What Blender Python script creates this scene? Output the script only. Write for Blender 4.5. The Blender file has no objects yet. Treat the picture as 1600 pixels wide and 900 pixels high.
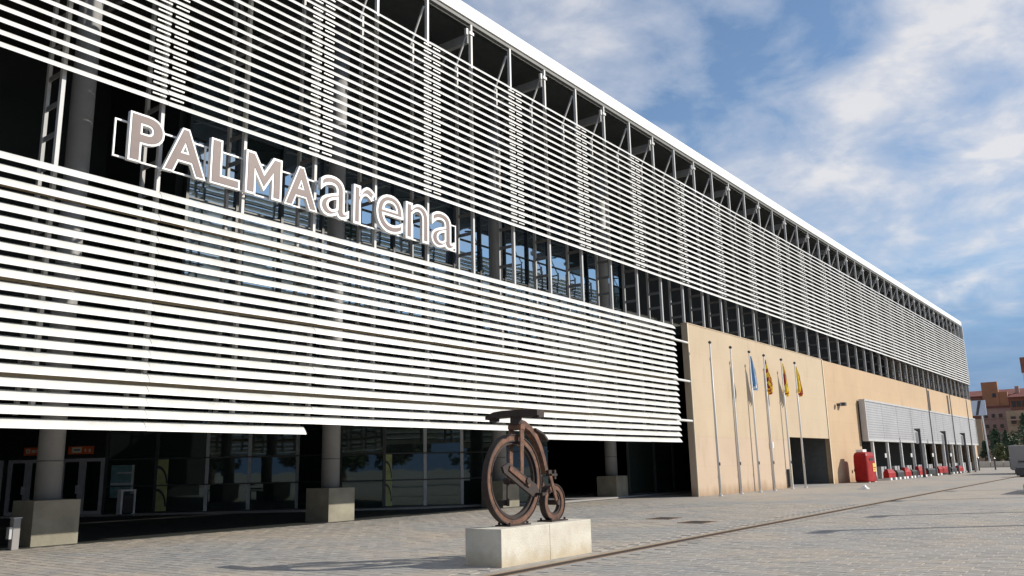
import bpy, bmesh, math, random
from mathutils import Vector, Matrix
S = bpy.context.scene
C = S.collection
random.seed(7)
PI = math.pi
# ------------------------------------------------------------------ camera
H = 1.65
def cam_axes(pitch, roll, yaw):
    cy, sy = math.cos(yaw), math.sin(yaw)
    F = Vector((sy*math.cos(pitch), cy*math.cos(pitch), math.sin(pitch)))
    R = Vector((cy, -sy, 0)); U = R.cross(F)
    return R*math.cos(roll)+U*math.sin(roll), -R*math.sin(roll)+U*math.cos(roll), F
cr, cu, cf = cam_axes(.2097, -.0225, .9254)
cam = bpy.data.objects.new('camera', bpy.data.cameras.new('camera')); C.objects.link(cam)
cam.data.sensor_width = 36; cam.data.lens = 29.594
cam.data.clip_start = .1; cam.data.clip_end = 6000
cam.matrix_world = Matrix(((cr.x, cu.x, -cf.x, 0), (cr.y, cu.y, -cf.y, 0), (cr.z, cu.z, -cf.z, H), (0, 0, 0, 1)))
S.camera = cam
# ------------------------------------------------------------------ light
SUN_AZ, SUN_EL = math.radians(40), math.radians(28)      # azimuth from the facade's outward normal towards +X
sdir = Vector((math.sin(SUN_AZ)*math.cos(SUN_EL), -math.cos(SUN_AZ)*math.cos(SUN_EL), math.sin(SUN_EL)))
sun = bpy.data.objects.new('sun', bpy.data.lights.new('sun', 'SUN')); C.objects.link(sun)
sun.data.energy = 4.4; sun.data.angle = math.radians(.5); sun.data.color = (1, .93, .82)
sun.rotation_euler = sdir.to_track_quat('Z', 'Y').to_euler()
S.view_settings.view_transform = 'Standard'; S.view_settings.look = 'None'
S.view_settings.gamma = 1; S.view_settings.exposure = .22
# ------------------------------------------------------------------ sky
W = bpy.data.worlds.new('World'); S.world = W; W.use_nodes = True
nt = W.node_tree; nt.nodes.clear()
def N(nt, t, **k):
    n = nt.nodes.new(t)
    for a, v in k.items():
        if a in n.inputs: n.inputs[a].default_value = v
        else: setattr(n, a, v)
    return n
def mth(nt, op, a, b=None, clamp=False):
    n = nt.nodes.new('ShaderNodeMath'); n.operation = op; n.use_clamp = clamp
    for i, v in enumerate((a, b)):
        if v is None: continue
        if isinstance(v, (int, float)): n.inputs[i].default_value = v
        else: nt.links.new(v, n.inputs[i])
    return n.outputs[0]
def mixc(nt, f, a, b):
    n = nt.nodes.new('ShaderNodeMix'); n.data_type = 'RGBA'
    for s, v in ((n.inputs[0], f), (n.inputs[6], a), (n.inputs[7], b)):
        if isinstance(v, (int, float)): s.default_value = v
        elif isinstance(v, tuple): s.default_value = v if len(v) == 4 else v+(1,)
        else: nt.links.new(v, s)
    return n.outputs[2]
def ramp(nt, src, pts):
    n = nt.nodes.new('ShaderNodeValToRGB'); e = n.color_ramp.elements
    while len(e) < len(pts): e.new(.5)
    for q, (p, c) in zip(e, pts): q.position = p; q.color = c if len(c) == 4 else tuple(c)+(1,)
    nt.links.new(src, n.inputs[0]); return n.outputs[0]
L = nt.links.new
sky = N(nt, 'ShaderNodeTexSky', sky_type='NISHITA', sun_disc=False, sun_elevation=SUN_EL,
        sun_rotation=math.radians(140), altitude=20, air_density=1.0, dust_density=.1, ozone_density=2.4)
tc = N(nt, 'ShaderNodeTexCoord')
sp = N(nt, 'ShaderNodeSeparateXYZ'); L(tc.outputs['Generated'], sp.inputs[0])
zz = mth(nt, 'ADD', mth(nt, 'MAXIMUM', sp.outputs[2], 0.0), .22)
px = mth(nt, 'DIVIDE', sp.outputs[0], zz); py = mth(nt, 'DIVIDE', sp.outputs[1], zz)
cb = N(nt, 'ShaderNodeCombineXYZ'); L(px, cb.inputs[0]); L(py, cb.inputs[1]); cb.inputs[2].default_value = 3.7
n1 = N(nt, 'ShaderNodeTexNoise', Scale=4.6, Detail=10.0, Roughness=.54, Distortion=.3); L(cb.outputs[0], n1.inputs[0])
n2 = N(nt, 'ShaderNodeTexNoise', Scale=.7, Detail=3.0, Roughness=.5); L(cb.outputs[0], n2.inputs[0])
n3 = N(nt, 'ShaderNodeTexNoise', Scale=8.0, Detail=7.0, Roughness=.6); L(cb.outputs[0], n3.inputs[0])
BANKS = [(8.2, 17.7, 32.4, 0.011), (32.8, 28.0, 10.8, 0.053), (27.9, 26.7, 6.1, 0.047), (21.8, 22.0, 4.1, 0.069), (17.3, 22.0, 4.9, 0.074), (4.2, 23.6, 8.1, 0.032), (8.6, 26.1, 6.1, 0.032), (13.4, 18.9, 3.2, 0.063), (6.0, 16.3, 4.1, 0.047), (8.3, 11.7, 6.1, 0.074), (6.5, 9.7, 5.4, 0.058), (22.2, 27.4, 10.8, -0.117), (17.1, 26.1, 6.1, -0.117), (26.6, 22.6, 6.8, -0.108), (6.8, 4.5, 10.8, -0.24), (10.8, 15.0, 5.4, -0.024), (23.3, 24.8, 5.4, -0.09)]
# cloud banks and clear patches at their own places in the sky: (bearing from +X towards +Y, elevation, radius) in degrees
def bank(az, el, rad, wgt):
    a, e = math.radians(az), math.radians(el)
    d = N(nt, 'ShaderNodeVectorMath', operation='DOT_PRODUCT'); L(tc.outputs['Generated'], d.inputs[0])
    d.inputs[1].default_value = (math.cos(a)*math.cos(e), math.sin(a)*math.cos(e), math.sin(e))
    m = N(nt, 'ShaderNodeMapRange', interpolation_type='SMOOTHSTEP'); L(d.outputs['Value'], m.inputs[0])
    m.inputs[1].default_value = math.cos(math.radians(rad)); m.inputs[2].default_value = 1; m.inputs[3].default_value = 0; m.inputs[4].default_value = wgt
    return m.outputs[0]
cov = mth(nt, 'ADD', mth(nt, 'ADD', mth(nt, 'MULTIPLY', n1.outputs[0], 1.12), mth(nt, 'MULTIPLY', n2.outputs[0], .30)), mth(nt, 'MULTIPLY', n3.outputs[0], .30))
for bk in BANKS: cov = mth(nt, 'ADD', cov, bank(*bk))
cov = mth(nt, 'MULTIPLY', cov, mth(nt, 'MULTIPLY', mth(nt, 'ADD', sp.outputs[2], .02), 25, True))
cov = mth(nt, 'MULTIPLY', cov, .88)
mask = ramp(nt, cov, [(0.581, (.10,)*3), (0.686, (.42,)*3), (0.792, (.62,)*3), (0.950, (.90,)*3)])
thick = ramp(nt, cov, [(0.634, (4.5, 5.2, 6.4)), (0.792, (5.5, 5.9, 6.8)), (0.968, (7.5, 7.4, 7.5))])
skyt = N(nt, 'ShaderNodeMix', data_type='RGBA', blend_type='MULTIPLY'); skyt.inputs[0].default_value = 1
L(sky.outputs[0], skyt.inputs[6]); skyt.inputs[7].default_value = (1.0, 1.13, 1.20, 1)
bgc = mixc(nt, mask, skyt.outputs[2], thick)
# a bank of blue-grey cloud lying along the whole horizon
lowb = ramp(nt, mth(nt, 'ADD', sp.outputs[2], mth(nt, 'MULTIPLY', mth(nt, 'SUBTRACT', n1.outputs[0], .5), .16)), [(.0, (.96, .96, .96)), (.04, (.92,)*3), (.11, (.66,)*3), (.20, (.0,)*3)])
bgc = mixc(nt, lowb, bgc, (1.35, 2.25, 4.3))
bg = N(nt, 'ShaderNodeBackground', Strength=.095); L(bgc, bg.inputs[0])
wo = N(nt, 'ShaderNodeOutputWorld'); L(bg.outputs[0], wo.inputs[0])

# ------------------------------------------------------------------ materials
MATS = {}
def mat(name, base, rough=.6, metal=0.0, var=.12, scale=3.0, fine=0.0, fscale=60.0, bump=0.0, spec=.5, stretch=(1, 1, 1), tint=None, coat=0.0):
    """principled with a low-frequency patchiness, a fine grain and an optional second tint for wear"""
    m = bpy.data.materials.new(name); m.use_nodes = True; t = m.node_tree; t.nodes.clear()
    out = N(t, 'ShaderNodeOutputMaterial'); p = N(t, 'ShaderNodeBsdfPrincipled')
    t.links.new(p.outputs[0], out.inputs[0])
    geo = N(t, 'ShaderNodeNewGeometry'); mp = N(t, 'ShaderNodeMapping'); mp.inputs['Scale'].default_value = stretch
    t.links.new(geo.outputs['Position'], mp.inputs[0])
    a = N(t, 'ShaderNodeTexNoise', Scale=scale, Detail=5.0, Roughness=.6); t.links.new(mp.outputs[0], a.inputs[0])
    b = N(t, 'ShaderNodeTexNoise', Scale=fscale, Detail=3.0); t.links.new(mp.outputs[0], b.inputs[0])
    lo = tuple(max(0, c*(1-var)) for c in base); hi = tuple(min(1, c*(1+var)) for c in base)
    col = ramp(t, a.outputs[0], [(.3, tint or lo), (.7, hi)])
    if fine:
        g = ramp(t, b.outputs[0], [(.3, (1-fine,)*3), (.7, (1+fine,)*3)])
        mx = N(t, 'ShaderNodeMix', data_type='RGBA', blend_type='MULTIPLY'); mx.inputs[0].default_value = 1
        t.links.new(col, mx.inputs[6]); t.links.new(g, mx.inputs[7]); col = mx.outputs[2]
    t.links.new(col, p.inputs['Base Color'])
    p.inputs['Roughness'].default_value = rough; p.inputs['Metallic'].default_value = metal
    p.inputs['Specular IOR Level'].default_value = spec
    if coat: p.inputs['Coat Weight'].default_value = coat
    if bump:
        bp = N(t, 'ShaderNodeBump', Strength=bump, Distance=.02); t.links.new(b.outputs[0], bp.inputs['Height'])
        t.links.new(bp.outputs[0], p.inputs['Normal'])
    MATS[name] = m; return m
M_slat = mat('white_slat_paint', (.79, .79, .78), .42, var=.03, scale=1.3, stretch=(1.6, .3, 2.5), tint=(.64, .64, .62), fine=.03, fscale=9)
def island(m, amt):
    t = m.node_tree; p = [n for n in t.nodes if n.type == 'BSDF_PRINCIPLED'][0]; geo = [n for n in t.nodes if n.type == 'NEW_GEOMETRY'][0]
    old = p.inputs['Base Color'].links[0].from_socket
    g_ = ramp(t, geo.outputs['Random Per Island'], [(0, (1-amt, 1-amt, 1-amt*1.2)), (1, (1, 1, 1))])
    mx = N(t, 'ShaderNodeMix', data_type='RGBA', blend_type='MULTIPLY'); mx.inputs[0].default_value = 1
    t.links.new(old, mx.inputs[6]); t.links.new(g_, mx.inputs[7]); t.links.new(mx.outputs[2], p.inputs['Base Color'])
island(M_slat, .13)
M_post = mat('pale_steel_paint', (.50, .50, .49), .45, var=.08, scale=2)
M_rear = mat('rear_chord_paint', (.34, .34, .33), .5, var=.1)
M_rung = mat('grey_steel_paint', (.15, .15, .15), .55, var=.15)
M_wale = mat('shaded_rail_tone', (.22, .17, .10), .5, var=.15)  # brown paints in the shading on the rails between the slats
M_fascia = mat('white_roof_membrane', (.84, .84, .83), .5, var=.03, scale=.6)
M_roof = mat('roof_sheet', (.6, .6, .6), .6, var=.05)
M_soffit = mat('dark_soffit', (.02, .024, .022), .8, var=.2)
M_rafter = mat('rafter_steel', (.10, .105, .10), .6, var=.15)
M_beam = mat('grey_roof_beam', (.20, .20, .195), .6, var=.12)
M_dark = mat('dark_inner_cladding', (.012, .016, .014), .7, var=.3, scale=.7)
M_col = mat('grey_column_paint', (.26, .26, .26), .5, var=.1, scale=1.5, fine=.05)
M_conc = mat('fair_concrete', (.27, .25, .19), .85, var=.2, scale=1.3, fine=.1, fscale=40, bump=.25, tint=(.20, .18, .135))
M_plinth = mat('pale_cast_concrete', (.60, .57, .49), .85, var=.09, scale=2.2, fine=.07, fscale=45, bump=.3, tint=(.50, .46, .38))
def damp_foot(m):
    t = m.node_tree; p = [n for n in t.nodes if n.type == 'BSDF_PRINCIPLED'][0]; geo = [n for n in t.nodes if n.type == 'NEW_GEOMETRY'][0]
    sx = N(t, 'ShaderNodeSeparateXYZ'); t.links.new(geo.outputs['Position'], sx.inputs[0])
    ns = N(t, 'ShaderNodeTexNoise', Scale=3.5, Detail=6.0, Roughness=.65); t.links.new(geo.outputs['Position'], ns.inputs[0])
    hgt = mth(t, 'SUBTRACT', mth(t, 'MULTIPLY', ns.outputs[0], .62), sx.outputs[2])
    k_ = ramp(t, hgt, [(.05, (0, 0, 0)), (.30, (.55,)*3)])
    old = p.inputs['Base Color'].links[0].from_socket
    t.links.new(mixc(t, k_, old, (.40, .30, .16)), p.inputs['Base Color'])
damp_foot(M_plinth)
M_stain = mat('ochre_damp_stain', (.30, .22, .11), .9, var=.3, scale=6)
M_alu = mat('brushed_door_frame', (.55, .55, .56), .35, metal=.3, var=.08)
M_mull = mat('dark_mullion', (.03, .034, .033), .4, var=.1)
M_mullw = mat('light_mullion', (.42, .44, .45), .4, var=.1)
M_gate = mat('black_green_gate', (.010, .016, .013), .5, var=.2)
M_gatef = mat('gate_frame_steel', (.045, .05, .05), .5, var=.1)
M_corten = mat('weathered_corten_steel', (.150, .068, .037), .75, var=.4, scale=7, fine=.25, fscale=70, bump=.35, tint=(.052, .026, .019))
M_cortdk = mat('dark_oxidised_steel', (.028, .016, .013), .7, var=.3, scale=7, fine=.2, bump=.3)
M_rust = mat('rusted_drain_edge', (.17, .10, .055), .8, var=.25, scale=5, fine=.2)
M_kerb = mat('tan_stone_edging', (.33, .27, .20), .85, var=.15, scale=3, fine=.12)
M_slot = mat('dark_drain_slot', (.02, .014, .01), .9, var=.3)
M_let = mat('sign_face_mauve', (.125, .080, .074), .5, var=.14, scale=5)
M_rimw = mat('sign_white_return', (.85, .85, .84), .4, var=.03)
M_red = mat('red_plastic', (.33, .009, .008), .5, var=.2, scale=2, fine=.08, tint=(.22, .007, .006), spec=.25)
M_black = mat('black_plastic', (.018, .018, .018), .5, var=.2)
M_white = mat('white_plastic', (.8, .8, .78), .5, var=.06)
M_yel = mat('yellow_label_print', (.75, .47, .10), .6, var=.25, scale=9)
M_pole = mat('white_pole_paint', (.72, .72, .70), .4, var=.04)
M_lamp = mat('charcoal_lamp_paint', (.055, .055, .06), .45, var=.15)
M_orange = mat('orange_sign_print', (.70, .13, .035), .5, var=.12)
M_cream = mat('cream_sign_print', (.72, .62, .48), .5, var=.06)
M_lime = mat('lime_green_decal', (.34, .38, .15), .6, var=.25, scale=4)
M_litter = mat('white_paper', (.85, .84, .82), .8, var=.03)
M_trunk = mat('bark', (.12, .085, .06), .9, var=.3, scale=8)
M_leaf = mat('dark_foliage', (.045, .075, .03), .7, var=.45, scale=1.2)
M_leaf2 = mat('olive_foliage', (.11, .12, .045), .7, var=.4, scale=1.2)
M_brickr = mat('terracotta_render', (.25, .10, .065), .85, var=.15, scale=.3, fine=.08, fscale=5)
M_pink = mat('pinkish_render', (.38, .23, .18), .85, var=.12, scale=.3)
M_sand = mat('sandy_render', (.37, .26, .165), .85, var=.12, scale=.3)
M_orb = mat('orange_brick', (.34, .155, .075), .85, var=.15, scale=.3)
M_tile = mat('dark_red_roof_tile', (.20, .06, .045), .85, var=.2, scale=.6)
M_win = mat('far_window_glass', (.02, .022, .025), .2, var=.2)
M_kiosk = mat('grey_cast_concrete', (.30, .29, .28), .85, var=.08, scale=1)
M_bblue = mat('billboard_blue_print', (.55, .63, .74), .6, var=.1, scale=.4)
M_blue = mat('flag_blue_cloth', (.10, .22, .42), .8, var=.1)
M_flagw = mat('flag_white_cloth', (.72, .74, .76), .8, var=.05)
M_floor = mat('shade_dark_floor', (.020, .022, .020), .6, var=.25, scale=2, fine=.1)  # near black: the shade under the cover is put into the colour

def wallmat(name, base, tint, joints=True):
    m = mat(name, base, .85, var=.05, scale=.35, fine=.03, fscale=30, tint=tint)
    t = m.node_tree; p = [n for n in t.nodes if n.type == 'BSDF_PRINCIPLED'][0]
    geo = [n for n in t.nodes if n.type == 'NEW_GEOMETRY'][0]
    s = N(t, 'ShaderNodeSeparateXYZ'); t.links.new(geo.outputs['Position'], s.inputs[0])
    c = N(t, 'ShaderNodeCombineXYZ'); t.links.new(s.outputs[0], c.inputs[0]); t.links.new(s.outputs[2], c.inputs[1])
    b = N(t, 'ShaderNodeTexBrick', Scale=1.0); b.inputs['Brick Width'].default_value = 3.0; b.inputs['Row Height'].default_value = 1.47; b.offset = 0
    b.inputs['Mortar Size'].default_value = .014; b.inputs['Color1'].default_value = (1, 1, 1, 1); b.inputs['Color2'].default_value = (.965, .962, .955, 1)
    b.inputs['Mortar'].default_value = (.90, .885, .87, 1); t.links.new(c.outputs[0], b.inputs[0])
    old = p.inputs['Base Color'].links[0].from_socket
    mx = N(t, 'ShaderNodeMix', data_type='RGBA', blend_type='MULTIPLY'); mx.inputs[0].default_value = 1 if joints else .6
    ns = N(t, 'ShaderNodeTexNoise', Scale=1.6, Detail=6.0, Roughness=.65); mp2 = N(t, 'ShaderNodeMapping'); mp2.inputs['Scale'].default_value = (1, 1, .22)
    t.links.new(geo.outputs['Position'], mp2.inputs[0]); t.links.new(mp2.outputs[0], ns.inputs[0])
    foot = mth(t, 'SUBTRACT', mth(t, 'MULTIPLY', ns.outputs[0], 1.1), mth(t, 'MULTIPLY', s.outputs[2], .9))
    dirt = ramp(t, foot, [(.05, (1, 1, 1)), (.55, (.66, .58, .50))])
    strk = ramp(t, ns.outputs[0], [(.56, (1, 1, 1)), (.74, (.90, .885, .865))])
    for q_ in (dirt, strk):
        m2 = N(t, 'ShaderNodeMix', data_type='RGBA', blend_type='MULTIPLY'); m2.inputs[0].default_value = 1
        t.links.new(old, m2.inputs[6]); t.links.new(q_, m2.inputs[7]); old = m2.outputs[2]
    t.links.new(old, mx.inputs[6]); t.links.new(b.outputs[0], mx.inputs[7]); t.links.new(mx.outputs[2], p.inputs['Base Color'])
    return m
M_tan = wallmat('tan_wall_blocks', (.505, .405, .285), (.48, .38, .262), False)
M_tanp = wallmat('pinkish_wall_blocks', (.51, .395, .29), (.48, .37, .27), False)
M_peach = wallmat('peach_wall_blocks', (.50, .36, .225), (.475, .34, .21))

M_edge = mat('pale_corner_bead', (.62, .53, .38), .8, var=.06)
def glassmat(name, base, refl, tint, rough=.02):
    m = bpy.data.materials.new(name); m.use_nodes = True; t = m.node_tree; t.nodes.clear()
    out = N(t, 'ShaderNodeOutputMaterial'); d = N(t, 'ShaderNodeBsdfPrincipled', Roughness=.3); d.inputs['Specular IOR Level'].default_value = .1; g = N(t, 'ShaderNodeBsdfGlossy', Roughness=rough)
    d.inputs['Base Color'].default_value = base+(1,); g.inputs[0].default_value = tint+(1,)
    mx = N(t, 'ShaderNodeMixShader'); mx.inputs[0].default_value = refl
    geo = N(t, 'ShaderNodeNewGeometry'); ns = N(t, 'ShaderNodeTexNoise', Scale=.8, Detail=2.0); t.links.new(geo.outputs['Position'], ns.inputs[0])
    bp = N(t, 'ShaderNodeBump', Strength=.03, Distance=.05); t.links.new(ns.outputs[0], bp.inputs['Height']); t.links.new(bp.outputs[0], g.inputs['Normal'])
    t.links.new(d.outputs[0], mx.inputs[1]); t.links.new(g.outputs[0], mx.inputs[2]); t.links.new(mx.outputs[0], out.inputs[0]); return m
M_glass = glassmat('dark_tinted_glass', (.007, .013, .012), .075, (.75, .95, .92))
M_blueglass = glassmat('blue_mirror_glass', (.012, .03, .055), .62, (.74, .9, 1.0))

def meshmat():
    m = mat('grey_metal_mesh_panel', (.36, .36, .365), .5, metal=.25, var=.08, scale=.5, fine=.12, fscale=14); return m
M_mesh = meshmat()
def ribs(m):
    t = m.node_tree; p = [n for n in t.nodes if n.type == 'BSDF_PRINCIPLED'][0]; geo = [n for n in t.nodes if n.type == 'NEW_GEOMETRY'][0]
    wv = N(t, 'ShaderNodeTexWave', Scale=1.6); wv.bands_direction = 'Z'; t.links.new(geo.outputs['Position'], wv.inputs[0])
    bp = N(t, 'ShaderNodeBump', Strength=.22, Distance=.04); t.links.new(wv.outputs[1], bp.inputs['Height']); t.links.new(bp.outputs[0], p.inputs['Normal'])
ribs(M_mesh)

def paver_mat(name, brick=False):
    m = bpy.data.materials.new(name); m.use_nodes = True; t = m.node_tree; t.nodes.clear()
    out = N(t, 'ShaderNodeOutputMaterial'); p = N(t, 'ShaderNodeBsdfPrincipled', Roughness=.8); t.links.new(p.outputs[0], out.inputs[0])
    geo = N(t, 'ShaderNodeNewGeometry')
    if brick:
        mp = N(t, 'ShaderNodeMapping'); mp.inputs['Rotation'].default_value = (0, 0, PI/2); t.links.new(geo.outputs['Position'], mp.inputs[0])
        b = N(t, 'ShaderNodeTexBrick', Scale=1.0); b.inputs['Brick Width'].default_value = .5; b.inputs['Row Height'].default_value = .25
        b.inputs['Mortar Size'].default_value = .006; b.inputs['Color1'].default_value = (0, 0, 0, 1); b.inputs['Color2'].default_value = (1, 1, 1, 1); b.inputs['Mortar'].default_value = (.2, .2, .2, 1)
        t.links.new(mp.outputs[0], b.inputs[0]); rnd = b.outputs[0]
    else:
        oi = N(t, 'ShaderNodeObjectInfo')
        rnd = mth(t, 'FRACT', mth(t, 'ADD', geo.outputs['Random Per Island'], oi.outputs['Random']))
    col = ramp(t, rnd, [(0, (.295, .282, .265)), (.3, (.36, .337, .305)), (.55, (.33, .317, .302)), (.8, (.395, .357, .31)), (1, (.375, .358, .332))])
    n = N(t, 'ShaderNodeTexNoise', Scale=.22, Detail=4.0, Roughness=.6); t.links.new(geo.outputs['Position'], n.inputs[0])
    tint = ramp(t, n.outputs[0], [(.34, (.84, .87, .90)), (.5, (1, .98, .95)), (.66, (1.10, 1.02, .91))])
    f = N(t, 'ShaderNodeTexNoise', Scale=9.0, Detail=6.0, Roughness=.7); t.links.new(geo.outputs['Position'], f.inputs[0])
    gr = ramp(t, f.outputs[0], [(.3, (.74,)*3), (.7, (1.18,)*3)])
    for x in (tint, gr):
        mx = N(t, 'ShaderNodeMix', data_type='RGBA', blend_type='MULTIPLY'); mx.inputs[0].default_value = 1
        t.links.new(col, mx.inputs[6]); t.links.new(x, mx.inputs[7]); col = mx.outputs[2]
    t.links.new(col, p.inputs['Base Color'])
    bp = N(t, 'ShaderNodeBump', Strength=.25, Distance=.01); t.links.new(f.outputs[0], bp.inputs['Height']); t.links.new(bp.outputs[0], p.inputs['Normal'])
    return m
M_pav = paver_mat('plaza_paver'); M_pavfar = paver_mat('plaza_paving_far', True)

# ------------------------------------------------------------------ mesh helpers
class MB:
    def __init__(s): s.v = []; s.f = []
    def box(s, x0, x1, y0, y1, z0, z1):
        i = len(s.v)
        s.v += [(x0, y0, z0), (x1, y0, z0), (x1, y1, z0), (x0, y1, z0), (x0, y0, z1), (x1, y0, z1), (x1, y1, z1), (x0, y1, z1)]
        s.f += [tuple(i+k for k in q) for q in ((0, 3, 2, 1), (4, 5, 6, 7), (0, 1, 5, 4), (1, 2, 6, 5), (2, 3, 7, 6), (3, 0, 4, 7))]; return s
    def loft(s, rings, cap=True, close=True):
        i = len(s.v); n = len(rings[0])
        for r in rings: s.v += [tuple(p) for p in r]
        for k in range(len(rings)-1):
            for j in range(n if close else n-1):
                a = i+k*n+j; b = i+k*n+(j+1) % n
                s.f.append((a, b, b+n, a+n))
        if cap: s.f.append(tuple(range(i+n-1, i-1, -1))); s.f.append(tuple(range(i+(len(rings)-1)*n, i+len(rings)*n)))
        return s
    def bar(s, a, b, w, h, up=(0, 0, 1)):
        a, b = Vector(a), Vector(b); d = (b-a).normalized(); u = Vector(up)
        if abs(d.dot(u)) > .98: u = Vector((0, 1, 0))
        x = d.cross(u).normalized(); u = x.cross(d)
        q = [(-w/2, -h/2), (w/2, -h/2), (w/2, h/2), (-w/2, h/2)]
        return s.loft([[p+x*i+u*j for i, j in q] for p in (a, b)])
    def tube(s, pts, r, n=10):
        pts = [Vector(p) for p in pts]; rr = r if isinstance(r, (list, tuple)) else [r]*len(pts); rings = []
        for k, p in enumerate(pts):
            d = (pts[min(k+1, len(pts)-1)]-pts[max(k-1, 0)]).normalized()
            u = Vector((0, 0, 1)) if abs(d.z) < .9 else Vector((0, 1, 0))
            x = d.cross(u).normalized(); u = x.cross(d)
            rings.append([p+(x*math.cos(2*PI*j/n)+u*math.sin(2*PI*j/n))*rr[k] for j in range(n)])
        return s.loft(rings)
    def prism_xz(s, poly, y0, y1):
        return s.loft([[(x, y, z) for x, z in poly] for y in (y0, y1)])
    def ring_xz(s, cx, cz, ro, ri, y0, y1, n=56):
        i = len(s.v)
        for k in range(n):
            a = 2*PI*k/n; c, q = math.cos(a), math.sin(a)
            s.v += [(cx+ro*c, y0, cz+ro*q), (cx+ri*c, y0, cz+ri*q), (cx+ri*c, y1, cz+ri*q), (cx+ro*c, y1, cz+ro*q)]
        for k in range(n):
            a = i+4*k; b = i+4*((k+1) % n)
            for j in range(4): s.f.append((a+j, b+j, b+(j+1) % 4, a+(j+1) % 4))
        return s
    def mesh(s, name, m, org=(0, 0, 0), bevel=0, smooth=False):
        me = bpy.data.meshes.new(name); o = Vector(org)
        me.from_pydata([tuple(Vector(p)-o) for p in s.v], [], s.f)
        bm = bmesh.new(); bm.from_mesh(me); bmesh.ops.recalc_face_normals(bm, faces=bm.faces)
        if bevel: bmesh.ops.bevel(bm, geom=[e for e in bm.edges if len(e.link_faces) == 2 and e.calc_face_angle(0) > .6], offset=bevel, segments=2, affect='EDGES', profile=.6)
        bm.to_mesh(me); bm.free()
        me.materials.append(m)
        if smooth:
            for p in me.polygons: p.use_smooth = True
        return me
def root_of(o):
    while o.parent: o = o.parent
    return o
def part(name, mb, m, parent, bevel=0, smooth=False, kind=None, label=None):
    o = bpy.data.objects.new(name, mb.mesh(name, m, root_of(parent).location, bevel, smooth)); C.objects.link(o); o.parent = parent
    if kind: o['kind'] = kind
    if label: o['label'] = label
    return o
def tag(o, label, cat, group=None):
    o['label'] = label; o['category'] = cat
    if group: o['group'] = group
    return o
def thing(name, label, cat, loc, group=None):
    o = bpy.data.objects.new(name, None); C.objects.link(o); o.location = loc; o.empty_display_size = .2
    return tag(o, label, cat, group)
def solo(name, mb, m, label, cat, loc, group=None, bevel=0, smooth=False):
    o = bpy.data.objects.new(name, mb.mesh(name, m, loc, bevel, smooth)); C.objects.link(o); o.location = loc
    return tag(o, label, cat, group)
def struct(name, mb, m, bevel=0):
    o = bpy.data.objects.new(name, mb.mesh(name, m, (0, 0, 0), bevel)); C.objects.link(o); o['kind'] = 'structure'; return o
def inst(src, parent, loc, name=None):
    o = src.copy(); C.objects.link(o); o.parent = parent; o.location = loc; return o

# ------------------------------------------------------------------ ground
g = MB(); i = 0
g.v = [(-3000, -3000, -.008), (3000, -3000, -.008), (3000, 3000, -.008), (-3000, 3000, -.008)]; g.f = [(0, 1, 2, 3)]
ground = struct('plaza_ground', g, M_pavfar)
def to_px(x, y, z=0.0):
    q = Vector((x, y, z-H)); d = q.dot(cf)
    if d < .5: return None
    return 800+1315.3*q.dot(cr)/d, 450-1315.3*q.dot(cu)/d, d
def drain_y(x): return 8.55+.017*(x-10)
PL, PW = .50, .25                                   # pavers lie with their long side away from the facade
cells = []
nx = 0
x = 5.0
while x < 34:
    y = .3+(.25 if nx % 2 else 0); 
    while y < 21.6:
        cx_, cy_ = x+PW/2, y+PL/2
        pxy = to_px(cx_, cy_)
        if pxy and -60 < pxy[0] < 1660 and pxy[1] < 960 and not (drain_y(cx_)-.37 < cy_ < drain_y(cx_)+.49) and not (11.7 < cx_ < 14.5 and 9.2 < cy_ < 9.9):
            cells.append((pxy[2], cx_, cy_))
        y += PL
    x += PW; nx += 1
cells.sort()
def paver_shape(mb, cx, cy, jz, tx, ty):
    w, l, b = PW/2-.004, PL/2-.004, .006
    i = len(mb.v); z = jz
    for (a, c) in ((-1, -1), (1, -1), (1, 1), (-1, 1)): mb.v.append((cx+a*w, cy+c*l, -.02))
    for (a, c) in ((-1, -1), (1, -1), (1, 1), (-1, 1)): mb.v.append((cx+a*w, cy+c*l, z-.005+a*tx+c*ty))
    for (a, c) in ((-1, -1), (1, -1), (1, 1), (-1, 1)): mb.v.append((cx+a*(w-b), cy+c*(l-b), z+a*tx+c*ty))
    for r in (0, 4):
        for j in range(4): mb.f.append((i+r+j, i+r+(j+1) % 4, i+r+4+(j+1) % 4, i+r+4+j))
    mb.f.append((i+8, i+9, i+10, i+11))
variants = []
for k in range(5):
    b = MB(); paver_shape(b, 0, 0, random.uniform(-.001, .002), random.uniform(-.0012, .0012), random.uniform(-.0012, .0012)); variants.append(b.mesh('paver', M_pav))
for d, cx_, cy_ in cells[:300]:
    o = bpy.data.objects.new('paver', random.choice(variants)); C.objects.link(o); o.parent = ground; o.location = (cx_, cy_, 0)
b = MB()
for d, cx_, cy_ in cells[300:]: paver_shape(b, cx_, cy_, random.uniform(-.001, .002), random.uniform(-.0012, .0012), random.uniform(-.0012, .0012))
part('paver_field', b, M_pav, ground, kind='stuff')
# drain slot across the plaza
dr = thing('drain_channel', 'long straight slot drain with rusty edges running across the plaza past the sculpture plinth', 'drain', (10, 8.55, 0))
X0, X1 = -6, 175
def dstrip(o0, o1, z0, z1):
    return MB().loft([[(xx, drain_y(xx)+o0, z0), (xx, drain_y(xx)+o1, z0), (xx, drain_y(xx)+o1, z1), (xx, drain_y(xx)+o0, z1)] for xx in (X0, 40, 100, X1)])
part('channel_bed', dstrip(-.099, .099, -.0079, -.004), M_slot, dr)
part('rusty_edge', dstrip(-.12, -.10, -.007, .002), M_rust, dr)
part('rusty_edge', dstrip(.10, .12, -.007, .002), M_rust, dr)
part('kerb_strip', dstrip(.125, .24, -.007, .003), M_kerb, dr)
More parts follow.
